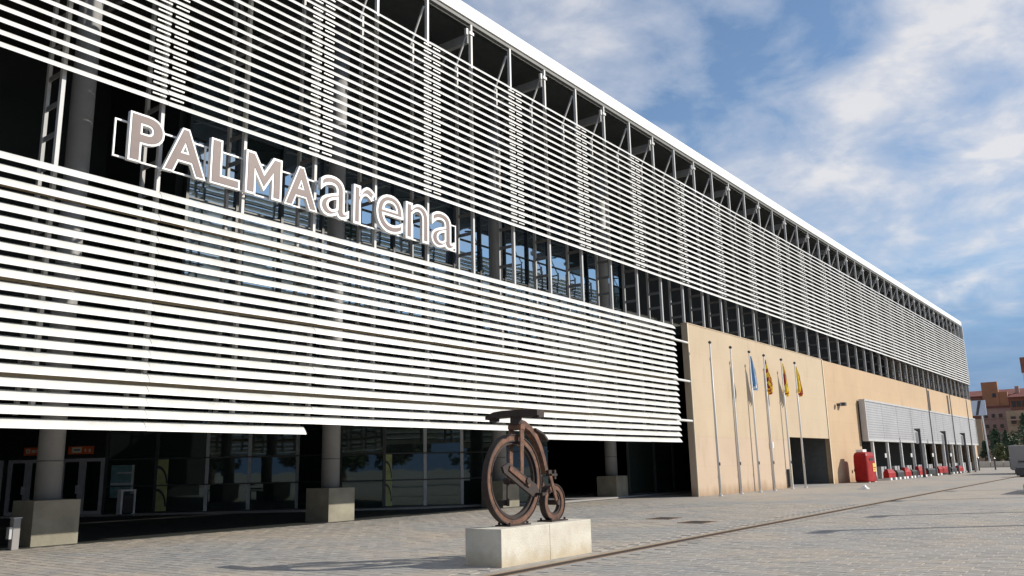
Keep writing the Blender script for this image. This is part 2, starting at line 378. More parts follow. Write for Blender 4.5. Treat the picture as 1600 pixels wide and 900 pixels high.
# floor below the canopy, its deep shade painted in near black
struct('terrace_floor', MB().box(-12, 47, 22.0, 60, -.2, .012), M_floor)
struct('entrance_step', MB().loft([[(x, y, -.1) for x, y in ((-10, 60), (10, 50), (16.0, 39.6), (22.3, 31.1), (24.3, 28.0), (27.0, 25.3), (32.6, 22.0), (47, 22.0), (47, 60))], [(x, y, .085) for x, y in ((-10, 60), (10, 50), (16.0, 39.6), (22.3, 31.1), (24.3, 28.0), (27.0, 25.3), (32.6, 22.0), (47, 22.0), (47, 60))]]), M_kiosk)

# ------------------------------------------------------------------ arena building
D = 18.94
A = thing('arena_building', 'long white louvred arena building with grey columns, tan wall and open roof trusses', 'arena building', (40, D, 0))
# -- louvre slats
def slat_ring(x, z, w, tilt=0.0):
    th = math.radians(39)+tilt; pts = []; n = 6
    for k in range(n+1):
        t = k/n; e = .016*math.sqrt(max(0, 1-(2*t-1)**2)); c = .012*(1-(2*t-1)**2); pts.append((t*w, c+e))
    for k in range(n-1, 0, -1):
        t = k/n; e = .016*math.sqrt(max(0, 1-(2*t-1)**2)); c = .012*(1-(2*t-1)**2); pts.append((t*w, c-e))
    # u along the blade (bottom-outer to top-inner), v towards the outside
    return [(x, D-.17+u*math.sin(th)-v*math.cos(th), z+u*math.cos(th)+v*math.sin(th)) for u, v in pts]
srnd = random.Random(21)
def slat(x0, x1, z):
    """one louvre row made of lengths butted at every second frame, each hung a few millimetres out"""
    w = .236 if z > 9 else .288
    cuts = [x0]+[c for c in [PX[0]+2.4645*(2*k+1) for k in range(30)] if x0+.5 < c < x1-.5]+[x1]
    b = MB()
    for a, c in zip(cuts, cuts[1:]):
        t, d0, d1 = srnd.gauss(0, .012), srnd.gauss(0, .003), srnd.gauss(0, .003); m = (a+c)/2
        b.loft([slat_ring(a+.006, z+d0, w, t), slat_ring(m, z+(d0+d1)/2-.004, w, t), slat_ring(c-.006, z+d1, w, t)])
    return part('louvre_slat', b, M_slat, A)
PX = [8.2+2.4645*k for k in range(-6, 47)]
P_LOW, P_UP = .2885, .286
for k in range(21): slat(-7, 38.6, 2.95-.0+P_LOW*(k-0)*(8.32-2.95)/(P_LOW*19) if k < 20 else 0) if k < 20 else None
slat(-7, 15.35, 2.665); slat(26.8, 38.6, 2.665)
for k in range(21): slat(-7, 123.05, 10.79+P_UP*k)
# -- ladder frames behind the slats
PX = [8.2+2.4645*k for k in range(-6, 47)]
FRY, RRY = 18.99, 19.72
for n, xx in enumerate(PX):
    z0 = 3.0 if xx < 40 else 8.86
    fr = part('ladder_frame', MB().box(xx-.045, xx+.045, FRY, FRY+.12, z0, 18.45), M_post, A)
    part('rear_chord', MB().box(xx-.04, xx+.04, RRY, RRY+.11, z0, 16.9), M_rear, fr)
    zs = [z0+.35+.75*k for k in range(int((17.9-z0)/.75))]
    if 5 < xx < 42:
        if n in (10, 11): pass
        pts = [z for z in zs if z < 16.8]
        for z in pts: part('rung', MB().box(xx-.018, xx+.018, FRY+.122, RRY-.002, z-.06, z+.06), M_rung, fr)
    else:
        b = MB()
        for z in [z for z in zs if z < 16.8]: b.box(xx-.018, xx+.018, FRY+.122, RRY-.002, z-.06, z+.06)
        part('rungs', b, M_rung, fr, kind='stuff')
    part('knee_brace', MB().bar((xx-.075, RRY+.08, 16.8), (xx-.075, FRY+.14, 18.15), .055, .06), M_post, fr)
    if n % 2 == 0:
        part('rafter', MB().box(xx-.09, xx+.09, FRY+.2, 30, 17.75, 18.1), M_beam, A)
        part('bracket', MB().box(xx-.16, xx+.10, FRY-.04, FRY-.002, 18.0, 18.12).box(xx-.30, xx-.2, FRY, FRY+.1, 17.95, 18.2), M_post, fr)
        part('roof_tie', MB().bar((xx, 20.4, 17.55), (xx+4.93, 26, 17.55), .09, .09), M_beam, A)
part('eave_beam', MB().box(-9, 123.5, FRY, FRY+.16, 18.452, 18.612), M_rafter, A)
# -- short splice plates between the upper slats at every second frame
jx = [x for k, x in enumerate(PX) if k % 2 == 1 and x > 4]
for q, xx in enumerate(jx):
    holder = None
    if q < 7:
        for k in range(20):
            z = 10.79+P_UP*k+.215
            part('splice_plate', MB().box(xx-.42, xx-.05, 18.79, 18.81, z-.019, z+.019).box(xx+.06, xx+.43, 18.79, 18.81, z-.019, z+.019), M_slat, A)
    else:
        b = MB()
        for k in range(20):
            z = 10.79+P_UP*k+.215
            b.box(xx-.36, xx-.08, 18.79, 18.81, z-.013, z+.013).box(xx+.09, xx+.37, 18.79, 18.81, z-.013, z+.013)
        part('splice_plates', b, M_slat, A, kind='stuff')
# -- rails behind the slats and the struts to the tan wall
for z in (3.78, 5.80, 7.82):
    part('screen_rail', MB().box(-7, 38.2, 18.93, 18.975, z-.06, z+.06), M_wale, A)
    part('end_strut', MB().tube([(38.25, 18.88, z-.02), (40.35, 18.98, z-.02)], .06, 8), M_slat, A)
for z in (12.1, 14.1, 15.9):
    part('screen_rail', MB().box(-7, 123, 18.96, 18.985, z-.03, z+.03), M_rafter, A)
# -- roof
prof = [(18.93, 18.62), (18.90, 18.90), (18.95, 19.15), (19.10, 19.32), (19.4, 19.38), (19.4, 18.62)]
part('roof_fascia', MB().loft([[(x, y, z) for y, z in prof] for x in (-9, 123.8)]), M_fascia, A)
part('roof_deck', MB().box(-9, 123.8, 19.402, 62, 18.9, 19.36), M_roof, A)
part('roof_soffit', MB().box(-8.9, 123.4, 19.402, 61, 18.45, 18.898), M_soffit, A)
# -- enclosing dark cladding
part('inner_cladding', MB().box(50.2, 123, 28.2, 28.5, 8.9, 18.44), M_dark, A)
part('inner_cladding', MB().box(-9, 17, 34, 34.3, 4.6, 18.44), M_dark, A)
part('inner_cladding', MB().box(16.7, 17, 28.5, 34, 4.6, 18.44), M_dark, A)
part('inner_floor', MB().box(40.6, 123, 19.3, 60, 8.3, 8.78), M_dark, A)
part('back_wall', MB().box(-9, 123, 60, 60.4, 0, 18.44), M_dark, A)
part('light_block_wall', MB().box(-9.4, -9, 19.5, 60, 0, 18.44), M_dark, A)  # unseen left end wall, added to keep light out
part('end_wall', MB().box(122.6, 123, 19.8, 60, 8.83, 18.44), M_peach, A)
part('end_panel', MB().box(123.06, 123.10, 18.95, 19.79, 8.83, 18.44), M_post, A)
part('end_trim', MB().bar((123.16, 18.86, 10.7), (123.16, 18.86, 18.44), .16, .2), M_slat, A)
part('ceiling_slab', MB().box(17, 50, 24.2, 60, 5.2, 5.6), M_soffit, A)
# -- blue reflecting glazing on the upper floor
rows = [5.6, 7.2, 8.8, 10.4, 12.0, 13.6, 15.2, 16.8, 18.4]
xs = [17+2.2*k for k in range(16)]
win = part('glazed_front', MB().box(17, 50.2, 28.32, 28.5, 5.6, 18.44), M_dark, A)
for a in range(15):
    for r in range(8):
        if rows[r] < 8: continue
        e = random.uniform(-.006, .006)
        p = MB(); x0, x1, z0, z1 = xs[a]+.04, xs[a+1]-.04, rows[r]+.03, rows[r+1]-.03
        p.loft([[(x0, 28.24+e, z0), (x1, 28.24-e, z0), (x1, 28.3, z0), (x0, 28.3, z0)], [(x0, 28.24+e*.3, z1), (x1, 28.24, z1), (x1, 28.3, z1), (x0, 28.3, z1)]])
        part('pane', p, M_blueglass if (a*7+r*3) % 11 else M_glass, win)
for xx in xs: part('mullion', MB().box(xx-.06, xx+.06, 28.12, 28.318, 5.6, 18.4), M_mull, win)
for z in rows[1:-1]: part('transom', MB().box(17, 50, 28.16, 28.235, z-.03, z+.03), M_mull, win)
# -- ground floor glazing: a bowed wall behind the columns
k = 1.0467
GP = [(x*k, y*k) for x, y in ((15.69, 38.33), (16.72, 36.16), (17.88, 34.33), (19.18, 32.80), (20.49, 31.25), (21.71, 30.11), (23.02, 28.67), (23.68, 26.80), (24.73, 25.33), (26.19, 24.44), (27.43, 23.50), (29.0, 22.60), (31.3, 21.75))]
gw = part('glass_front', MB().loft([[(x+.25, y+.25, z) for x, y in GP]+[(x+.5, y+.5, z) for x, y in GP[::-1]] for z in (.09, 6.0)]), M_dark, A)
ZR = [.10, 1.22, 2.34, 3.46, 4.6]
for s in range(2, len(GP)-1):
    (x0, y0), (x1, y1) = GP[s], GP[s+1]; d = Vector((x1-x0, y1-y0, 0)).normalized(); nrm = Vector((-d.y, d.x, 0))
    if nrm.y < 0: nrm = -nrm
    for r in range(4):
        a = Vector((x0, y0, 0))+d*.05; b_ = Vector((x1, y1, 0))-d*.05; t = random.uniform(-.01, .01)
        q = [a+nrm*(.0+t), b_+nrm*(-t), b_+nrm*.03, a+nrm*.03]
        part('pane', MB().loft([[v+Vector((0, 0, z)) for v in q] for z in (ZR[r]+.03, ZR[r+1]-.03)]), M_glass, gw)
    m_ = M_mullw if s in (4, 5, 6, 9, 10) else M_mull
    part('mullion', MB().bar((x0, y0, .09), (x0, y0, 4.6), .07, .14, up=(d.x, d.y, 0)), m_, gw)
for z in ZR:
    for s in range(2, len(GP)-1):
        part('transom', MB().bar((GP[s][0], GP[s][1], z), (GP[s+1][0], GP[s+1][1], z), .12, .05), M_mull, gw)
part('canopy_wall', MB().loft([[(x, y, z) for x, y in GP]+[(x+.24, y+.24, z) for x, y in GP[::-1]] for z in (4.64, 6.0)]), M_dark, A)
# left entrance: two double doors in one frontal wall
def at_seg(t):   # along the door wall, extended to the left
    a, b_ = Vector(GP[0]+(0,)), Vector(GP[2]+(0,)); return a+(b_-a)*t
dw_dir = (at_seg(1)-at_seg(0)).normalized(); dw_n = Vector((dw_dir.y, -dw_dir.x, 0))
if dw_n.y > 0: dw_n = -dw_n
def dbox(t0, t1, z0, z1, n0, n1):
    a, b_ = at_seg(t0), at_seg(t1)
    q = [a+dw_n*n0, b_+dw_n*n0, b_+dw_n*n1, a+dw_n*n1]
    return MB().loft([[v+Vector((0, 0, z)) for v in q] for z in (z0, z1)])
part('door_wall', dbox(-2.2, 1.0, .09, 6.0, -.3, -.02), M_dark, A)
def double_door(t0, t1):
    d = part('entrance_door', dbox(t0, t1, 2.28, 2.42, -.018, .06), M_alu, A)
    tm = (t0+t1)/2; w = .035
    for a, b_ in ((t0, t0+w), (t1-w, t1), (tm-w*.9, tm+w*.9)): part('jamb', dbox(a, b_, .10, 2.279, -.018, .06), M_alu, d)
    for a, b_ in ((t0+w, tm-w*.9), (tm+w*.9, t1-w)):
        part('door_glass', dbox(a+.003, b_-.003, .24, 2.275, -.015, .01), M_glass, d)
        part('bottom_rail', dbox(a+.001, b_-.001, .10, .238, -.015, .05), M_alu, d)
    part('door_handle', dbox(tm-.045, tm-.02, .95, 1.3, .062, .10), M_mullw, d)
double_door(.04, .44); double_door(.56, .99); double_door(-.48, -.02)
sg = part('direction_sign', dbox(.18, .38, 2.60, 2.94, .0, .05), M_orange, A, bevel=.03)
part('sign_icon', dbox(.205, .245, 2.68, 2.87, .052, .06), M_cream, sg, bevel=.003)
part('sign_icon_hole', dbox(.218, .232, 2.745, 2.81, .0605, .066), M_orange, sg)
part('sign_lettering', dbox(.262, .30, 2.71, 2.83, .052, .058), M_cream, sg); part('sign_lettering', dbox(.312, .36, 2.72, 2.85, .052, .058), M_cream, sg)
sg = part('direction_sign', dbox(.62, .87, 2.60, 2.94, .0, .05), M_orange, A, bevel=.03)
part('sign_plate', dbox(.66, .755, 2.66, 2.90, .052, .06), M_cream, sg, bevel=.003)
part('sign_lettering', dbox(.68, .74, 2.76, 2.81, .0605, .066), M_lamp, sg)
part('sign_icon', dbox(.785, .80, 2.70, 2.82, .052, .06), M_cream, sg); part('sign_icon', dbox(.825, .845, 2.68, 2.82, .052, .06), M_cream, sg)
# teal notice board behind the first panes and a pale sill band
(x0, y0), (x1, y1) = GP[2], GP[3]; d = Vector((x1-x0, y1-y0, 0)).normalized(); n_ = Vector((d.y, -d.x, 0))
if n_.y > 0: n_ = -n_
def onglass(a0, a1, z0, z1, o0, o1, m_, nm, par):
    bs = Vector((x0, y0, 0))
    q = [bs+d*a0+n_*o0, bs+d*a1+n_*o0, bs+d*a1+n_*o1, bs+d*a0+n_*o1]
    return part(nm, MB().loft([[v+Vector((0, 0, z)) for v in q] for z in (z0, z1)]), m_, par)
M_teal = mat('teal_notice_print', (.10, .20, .21), .5, var=.3, scale=5)
nb = onglass(.25, 1.2, .75, 2.1, .03, .05, M_teal, 'notice_board', gw)
for a0, a1, z0, z1 in ((.25, 1.2, 1.28, 1.36), (1.1, 1.2, .75, 1.279), (1.1, 1.2, 1.361, 2.1), (.5, 1.09, 1.75, 1.81)): onglass(a0, a1, z0, z1, .051, .06, M_mullw, 'notice_frame', nb)
# lime decals on the glazing
for s, w in ((3, .72), (8, .42)):
    (x0, y0), (x1, y1) = GP[s], GP[s+1]; d = Vector((x1-x0, y1-y0, 0)).normalized(); n_ = Vector((d.y, -d.x, 0))
    if n_.y > 0: n_ = -n_
    base = Vector((x0, y0, 0))+n_*.03+d*.06
    dec = part('lime_decal', MB().loft([[base+Vector((0, 0, z)), base+d*w*.62+Vector((0, 0, z)), base+d*w*.62+n_*.01+Vector((0, 0, z)), base+n_*.01+Vector((0, 0, z))] for z in (.16, 2.3)]), M_lime, gw)
    for zc in (.35, 1.3):
        b = MB(); rg = []
        for q in range(9):
            a = PI*.5*q/8; rg.append([base+n_*.012+d*(w*.62*math.sin(a)*r)+Vector((0, 0, zc+.75*math.cos(a)*r)) for r in (.84, 1.0)])
        rg = [[p for p in r]+[r[1]+n_*.006, r[0]+n_*.006] for r in rg]
        part('decal_arc', b.loft(rg), M_mull, dec)
# columns on concrete blocks
for xx in (10.4, 19.72, 29.1, 38.45):
    c = part('round_column', MB().tube([(xx, 22.8, 1.1), (xx, 22.8, 5), (xx, 22.8, 11), (xx, 22.8, 18.4)], .31, 24), M_col, A, smooth=True)
    part('column_block', MB().box(xx-.57, xx+.57, 22.2, 23.36, -.05, 1.1), M_conc, c, bevel=.012)
    for z in (2.05, 4.6, 7.2, 9.8): part('weld_band', MB().tube([(xx, 22.8, z), (xx, 22.8, z+.03)], .314, 24), M_rafter, c)
# black gates between the last column and the tan wall
for x0, x1 in ((39.1, 41.9), (42.0, 44.1), (44.2, 46.9)):
    gt = part('gate_leaf', MB().box(x0+.06, x1-.06, 22.16, 22.2, .22, 3.1), M_gate, A)
    part('gate_frame', MB().box(x0, x0+.06, 22.12, 22.24, .1, 3.2).box(x1-.06, x1, 22.12, 22.24, .1, 3.2).box(x0+.061, x1-.061, 22.13, 22.23, .1, .18).box(x0+.061, x1-.061, 22.13, 22.23, 3.12, 3.2), M_gatef, gt)
part('gate_lintel', MB().box(32, 47, 22.3, 22.5, 3.3, 8.4), M_dark, A)
part('gate_side_wall', MB().box(46.95, 47.2, 19.28, 22.5, 0, 8.3), M_dark, A)
# -- tan wall
part('tan_wall', MB().box(40.3, 54.25, D, D+.33, 3.0, 8.82), M_tan, A)
part('tan_wall', MB().box(40.3, 54.25, D, D+.33, -.05, 2.998), M_tanp, A)
part('tan_wall', MB().box(54.252, 62.6, D, D+.33, 3.15, 8.82), M_tan, A)
part('peach_wall', MB().box(62.602, 70.6, D-.02, D+.33, -.05, 8.80), M_peach, A)
part('peach_wall', MB().box(70.602, 120.7, D-.02, D+.33, 3.2, 8.80), M_peach, A)
part('peach_wall', MB().box(120.702, 123, D-.02, D+.33, -.05, 8.80), M_peach, A)
part('corner_strip', MB().box(62.46, 62.62, D-.045, D-.021, -.05, 8.82), M_edge, A)
part('corner_strip', MB().box(54.12, 54.248, D-.02, D-.001, -.05, 3.15), M_edge, A)
part('corner_strip', MB().box(40.3, 40.42, D-.02, D-.001, -.05, 8.815), M_edge, A)
part('end_wall', MB().box(122.6, 123, D+.332, 60, -.05, 8.82), M_peach, A)
part('wall_coping', MB().box(40.28, 62.58, D-.02, D+.35, 8.822, 8.87), M_tan, A)
for x0, x1 in ((97.5, 98.1), (107.4, 108.2)): part('wall_slot', MB().box(x0, x1, D-.05, D-.021, 6.5, 8.6), M_cortdk, A)
# service door recess
part('door_recess', MB().box(62.65, 62.9, D+.332, 27, -.05, 3.5).box(53.9, 54.2, D+.332, 27, -.05, 3.5).box(53.9, 62.9, 27, 27.3, -.05, 3.5).box(54.2, 62.65, D+.332, 27, 3.3, 3.5), M_rafter, A)
part('door_recess_floor', MB().box(54.252, 62.6, D, 27, -.1, .01), M_kiosk, A)
part('inner_leaf', MB().box(56.2, 62.5, 23.2, 23.3, .02, 3.25), M_dark, A)
# mesh clad canopy over the low entrance row
cp = part('mesh_canopy', MB().box(70.7, 120.6, D-.55, D-.142, 3.22, 6.20), M_mesh, A)
part('canopy_frame', MB().box(70.55, 120.75, D-.60, D-.143, 6.202, 6.34).box(70.55, 120.75, D-.60, D-.143, 3.05, 3.218).box(70.55, 70.698, D-.60, D-.143, 3.219, 6.201).box(120.602, 120.75, D-.60, D-.143, 3.219, 6.201), M_post, cp)
for j in range(1, 10):
    xx = 70.7+j*4.99; part('panel_joint', MB().box(xx-.012, xx+.012, D-.556, D-.548, 3.23, 6.19), M_rafter, cp)
part('entrance_back', MB().box(70.6, 120.7, 24, 24.2, 0, 3.4), M_dark, A)
part('entrance_ceiling', MB().box(70.6, 120.7, D+.34, 24, 3.2, 3.3), M_soffit, A)
part('entrance_side', MB().box(70.62, 70.8, D+.34, 24, 0, 3.19), M_dark, A)
for j in range(11):
    xx = 72.2+4.65*j
    if xx > 120: break
    pt = part('entrance_post', MB().box(xx-.11, xx+.11, D-.50, D-.30, 0, 3.04), M_slat, A)
    part('inner_post', MB().box(xx+1.75, xx+1.93, D-.05, D+.13, 0, 3.19), M_slat, pt)
    if j % 2 == 1: part('cross_bar', MB().box(xx+.15, xx+1.74, D-.12, D-.06, 1.75, 2.1), M_slat, pt)
    part('counter', MB().box(xx+.5, xx+2.2, D+.4, D+.7, 0, 1.0), M_alu, pt)
# small wall fittings
part('wall_lamp', MB().box(64.6, 64.9, D-.40, D-.142, 5.55, 5.75).box(65.5, 65.9, D-.5, D-.142, 5.6, 5.85), M_lamp, A)
part('wall_box', MB().box(50.7, 51.1, D-.12, D-.002, 2.45, 2.8), M_white, A)
part('wall_box', MB().box(53.3, 53.8, D-.14, D-.002, .1, 1.15), M_lamp, A)
part('vent_cover', MB().box(67.3, 67.6, D-.2, D-.142, .75, .95), M_rafter, A)

# ------------------------------------------------------------------ sign PALMAarena
SG = thing('arena_sign', 'large channel letter sign reading PALMAarena, mauve faces with white rims, between the louvre screens', 'sign', (15.6, 18.72, 9.0))
def glyph(ch, off, ext):
    cu_ = bpy.data.curves.new('t', 'FONT'); cu_.body = ch; cu_.size = 1; cu_.offset = off; cu_.extrude = ext; cu_.resolution_u = 6; cu_.fill_mode = 'BOTH'
    o = bpy.data.objects.new('t', cu_); C.objects.link(o)
    dg = bpy.context.evaluated_depsgraph_get(); dg.update()
    me = bpy.data.meshes.new_from_object(o.evaluated_get(dg)); bpy.data.objects.remove(o); bpy.data.curves.remove(cu_)
    return me
def fit(me, x0, x1, z0, z1, yc, box=None):
    vs = [v.co for v in me.vertices]
    a0, a1 = min(v.x for v in vs), max(v.x for v in vs); b0, b1 = min(v.y for v in vs), max(v.y for v in vs)
    if box is None: box = (a0, a1, b0, b1)
    sx = (x1-x0)/(box[1]-box[0]); sz = (z1-z0)/(box[3]-box[2]); o = SG.location
    for v in me.vertices:
        x, y, z = v.co
        v.co = (x0+(x-box[0])*sx-o.x, yc-z-o.y, z0+(y-box[2])*sz-o.z)
    me.update(); return box
LT = [('P', 9.65, 10.55), ('A', 10.54, 11.74), ('L', 11.86, 12.76), ('M', 12.92, 14.13), ('A', 14.22, 15.40), ('a', 15.49, 16.62), ('r', 16.80, 17.70), ('e', 17.75, 18.96), ('n', 19.07, 20.18), ('a', 20.30, 21.50)]
def poly_offset(pts, d):
    n = len(pts); out = []
    for i_ in range(n):
        p, q, r = (Vector(pts[i_-1]), Vector(pts[i_]), Vector(pts[(i_+1) % n])); a = (q-p).normalized(); c = (r-q).normalized()
        na, nc = Vector((a.y, -a.x)), Vector((c.y, -c.x)); m = (na+nc).normalized(); out.append(tuple(q+m*min(d/max(.35, m.dot(na)), 3*abs(d)) if d > 0 else q+m*max(d/max(.35, m.dot(na)), 3*d)))
    return out
MPT = [(12.96, 9.07), (13.23, 9.07), (13.23, 9.74), (13.525, 9.27), (13.82, 9.74), (13.82, 9.07), (14.09, 9.07), (14.09, 10.23), (13.84, 10.23), (13.525, 9.70), (13.21, 10.23), (12.96, 10.23)]
for ch, x0, x1 in LT:
    if ch == 'M':
        o = part('letter', MB().prism_xz(poly_offset(MPT, .03), 18.64, 18.76), M_rimw, SG)
        part('letter_face', MB().prism_xz(poly_offset(MPT, -.035), 18.63, 18.639), M_let, o); continue
    big = ch.isupper()
    zt = 10.27 if big else 10.31
    me = glyph(ch, .044 if big else .014, .06)
    box = fit(me, x0, x1, 9.03, zt, 18.70)
    me.materials.clear(); me.materials.append(M_rimw); me.name = 'letter'
    o = bpy.data.objects.new('letter', me); C.objects.link(o); o.parent = SG
    mf = glyph(ch, .014 if big else -.017, .004); mf.name = 'letter_face'
    fit(mf, x0, x1, 9.03, zt, 18.634, box); mf.materials.clear(); mf.materials.append(M_let)
    f = bpy.data.objects.new('letter_face', mf); C.objects.link(f); f.parent = o
for z in (9.10, 10.02): part('support_rail', MB().box(9.36, 21.75, 18.80, 18.84, z-.02, z+.02), M_rimw, SG)
for xx in (9.38, 11.8, 14.2, 16.7, 19.0, 21.73): part('support_upright', MB().box(xx-.02, xx+.02, 18.80, 18.84, 9.121, 9.999), M_rimw, SG)
for xx in PX:
    if 9 < xx < 22: part('support_arm', MB().box(xx-.02, xx+.02, 18.842, 18.99, 9.08, 9.12).box(xx-.02, xx+.02, 18.842, 18.99, 10.0, 10.04), M_rimw, SG)

# ------------------------------------------------------------------ bicycle sculpture on its plinth
pl_ = thing('plinth', 'long pale concrete plinth carrying the rusty bicycle sculpture', 'plinth', (13.1, 9.55, 0))
part('plinth_block', MB().box(11.69, 13.13, 9.15, 9.95, -.03, .62), M_plinth, pl_, bevel=.012)
part('plinth_block', MB().box(13.136, 14.55, 9.15, 9.95, -.03, .62), M_plinth, pl_, bevel=.012)
BK = thing('bicycle_sculpture', 'rusty steel penny farthing sculpture with a big and a small wheel on the concrete plinth', 'sculpture', (12.6, 9.55, .62))
bw = part('big_wheel', MB().ring_xz(12.57, 1.43, .80, .70, 9.50, 9.60, 80), M_corten, BK, bevel=.006)
part('wheel_rim', MB().ring_xz(12.57, 1.43, .689, .635, 9.53, 9.60, 80), M_cortdk, bw)
part('wheel_lip', MB().ring_xz(12.57, 1.43, .815, .795, 9.485, 9.615, 80), M_cortdk, bw); part('wheel_lip', MB().ring_xz(12.57, 1.43, .704, .684, 9.49, 9.61, 80), M_cortdk, bw)
sw = part('small_wheel', MB().ring_xz(13.83, .97, .34, .24, 9.50, 9.60, 48), M_corten, BK, bevel=.006)
part('wheel_rim', MB().ring_xz(13.83, .97, .239, .20, 9.52, 9.595, 48), M_cortdk, sw)
part('wheel_lip', MB().ring_xz(13.83, .97, .35, .332, 9.485, 9.615, 48), M_cortdk, sw)
part('wheel_hub', MB().tube([(13.83, 9.40, .97), (13.83, 9.70, .97)], .05, 14), M_cortdk, sw)
for y0, y1 in ((9.41, 9.44), (9.66, 9.69)):
    part('fork_blade', MB().prism_xz([(12.63, 1.40), (12.72, 1.38), (12.78, 2.36), (12.66, 2.38)], y0, y1), M_corten, BK, bevel=.006)
part('fork_crown', MB().prism_xz([(12.65, 2.34), (12.79, 2.32), (12.80, 2.42), (12.66, 2.44)], 9.40, 9.70), M_corten, BK, bevel=.008)
part('steering_head', MB().prism_xz([(12.63, 2.42), (12.79, 2.40), (12.80, 2.61), (12.64, 2.62)], 9.47, 9.63), M_cortdk, BK, bevel=.008)
b = MB()
hb = [(8.98, 2.665, .10), (9.05, 2.67, .11), (9.3, 2.68, .12), (9.55, 2.68, .10), (9.8, 2.68, .11), (10.0, 2.665, .10), (10.12, 2.63, .08), (10.2, 2.59, .05)]
b.loft([[(12.60, y, z-w), (12.82, y, z-w-.01), (12.84, y, z), (12.60, y, z+.012)] for y, z, w in hb])
hbar = part('handlebar', b, M_cortdk, BK, bevel=.006)
for y in (9.02, 10.06): part('grip', MB().box(12.63, 12.79, y-.06, y+.06, 2.50 if y > 9.5 else 2.53, 2.558 if y > 9.5 else 2.57), M_cortdk, hbar)
# backbone: curved plate from the head down to the small hub
path = [(12.74, 2.47), (12.90, 2.44), (13.08, 2.36), (13.25, 2.22), (13.39, 2.03), (13.50, 1.80), (13.59, 1.52), (13.68, 1.25), (13.80, .98)]
b = MB(); rg = []
for q, (x_, z_) in enumerate(path):
    a = path[max(q-1, 0)]; c = path[min(q+1, len(path)-1)]; t = Vector((c[0]-a[0], c[1]-a[1])).normalized(); nn = Vector((-t.y, t.x)); w = .062-.003*q
    rg.append([(x_+nn.x*w, 9.48, z_+nn.y*w), (x_-nn.x*w, 9.48, z_-nn.y*w), (x_-nn.x*w, 9.62, z_-nn.y*w), (x_+nn.x*w, 9.62, z_+nn.y*w)])
bb = part('backbone', b.loft(rg[:-2]), M_corten, BK, bevel=.005)
part('foot_step', MB().box(13.56, 13.84, 9.42, 9.50, 1.47, 1.51).box(13.76, 13.81, 9.43, 9.49, 1.41, 1.58), M_cortdk, bb)
part('saddle', MB().loft([[(13.20, 9.44, 2.33), (13.20, 9.66, 2.33), (13.20, 9.66, 2.37), (13.20, 9.44, 2.37)], [(13.42, 9.43, 2.25), (13.42, 9.67, 2.25), (13.42, 9.67, 2.30), (13.42, 9.43, 2.30)], [(13.64, 9.47, 2.12), (13.64, 9.63, 2.12), (13.64, 9.63, 2.18), (13.64, 9.47, 2.18)]]), M_cortdk, BK, bevel=.006)
for y0, y1 in ((9.42, 9.45), (9.65, 9.68)): part('rear_fork', MB().prism_xz([(13.56, 1.50), (13.64, 1.50), (13.87, .94), (13.79, .94)], y0, y1), M_corten, BK)
part('rear_fork_crown', MB().box(13.55, 13.65, 9.42, 9.68, 1.501, 1.58), M_cortdk, BK)
cr_ = part('crank_plate', MB().prism_xz([(12.16, 1.60), (12.20, 1.68), (12.80, 1.36), (12.76, 1.28)], 9.30, 9.325), M_corten, BK, bevel=.004)
part('crank_back', MB().prism_xz([(12.00, 1.66), (12.18, 1.73), (13.00, 1.33), (13.08, 1.22), (13.0, 1.10), (12.88, 1.12), (12.04, 1.56)], 9.326, 9.38), M_cortdk, cr_)
part('hub', MB().tube([(12.70, 9.27, 1.40), (12.70, 9.83, 1.40)], .06, 18), M_cortdk, BK)
part('crank_arm', MB().prism_xz([(12.67, 1.38), (12.73, 1.38), (12.71, .95), (12.65, .95)], 9.74, 9.77), M_cortdk, BK)
part('pedal', MB().box(12.58, 12.76, 9.78, 9.93, .96, 1.06), M_cortdk, BK); part('pedal', MB().box(12.97, 13.10, 9.17, 9.32, 1.13, 1.18), M_cortdk, BK)
for x0, x1 in ((12.25, 12.88), (13.55, 14.1)):
    f = part('foot_plate', MB().box(x0, x1, 9.38, 9.72, .621, .645), M_cortdk, BK)
    for xx in (x0+.05, x1-.05):
        for yy in (9.43, 9.67): part('bolt', MB().tube([(xx, yy, .645), (xx, yy, .685)], .022, 8), M_cortdk, f)

# ------------------------------------------------------------------ flagpoles and flags
EY = 18.05
poles = [43.05, 45.85, 48.63, 50.99, 54.03, 56.58]
poles = [x*EY/D for x in poles]
plab = ['bare white flagpole nearest the left corner of the tan wall', 'bare white flagpole second from the left corner of the tan wall',
        'white flagpole carrying the blue and white furled flag', 'white flagpole carrying the twisted yellow and red striped flag',
        'white flagpole carrying the looped red and yellow flag beside the dark service door', 'white flagpole standing in front of the dark service door']
for q, xx in enumerate(poles):
    p = thing('flagpole', plab[q], 'flagpole', (xx, EY, 0), 'flagpoles in front of the tan wall')
    part('pole', MB().tube([(xx, EY, 0), (xx, EY, 4), (xx, EY, 7.72)], [.065, .055, .035], 12), M_pole, p, smooth=True)
    part('finial', MB().tube([(xx, EY, 7.72), (xx, EY, 7.75), (xx, EY, 7.80), (xx, EY, 7.85), (xx, EY, 7.88)], [.03, .075, .09, .075, .01], 12), M_lamp, p, smooth=True)
    part('base_collar', MB().tube([(xx, EY, 0), (xx, EY, .06)], .11, 12), M_pole, p)
    part('cleat', MB().box(xx-.03, xx+.03, EY-.1, EY-.062, 1.5, 1.66), M_lamp, p)
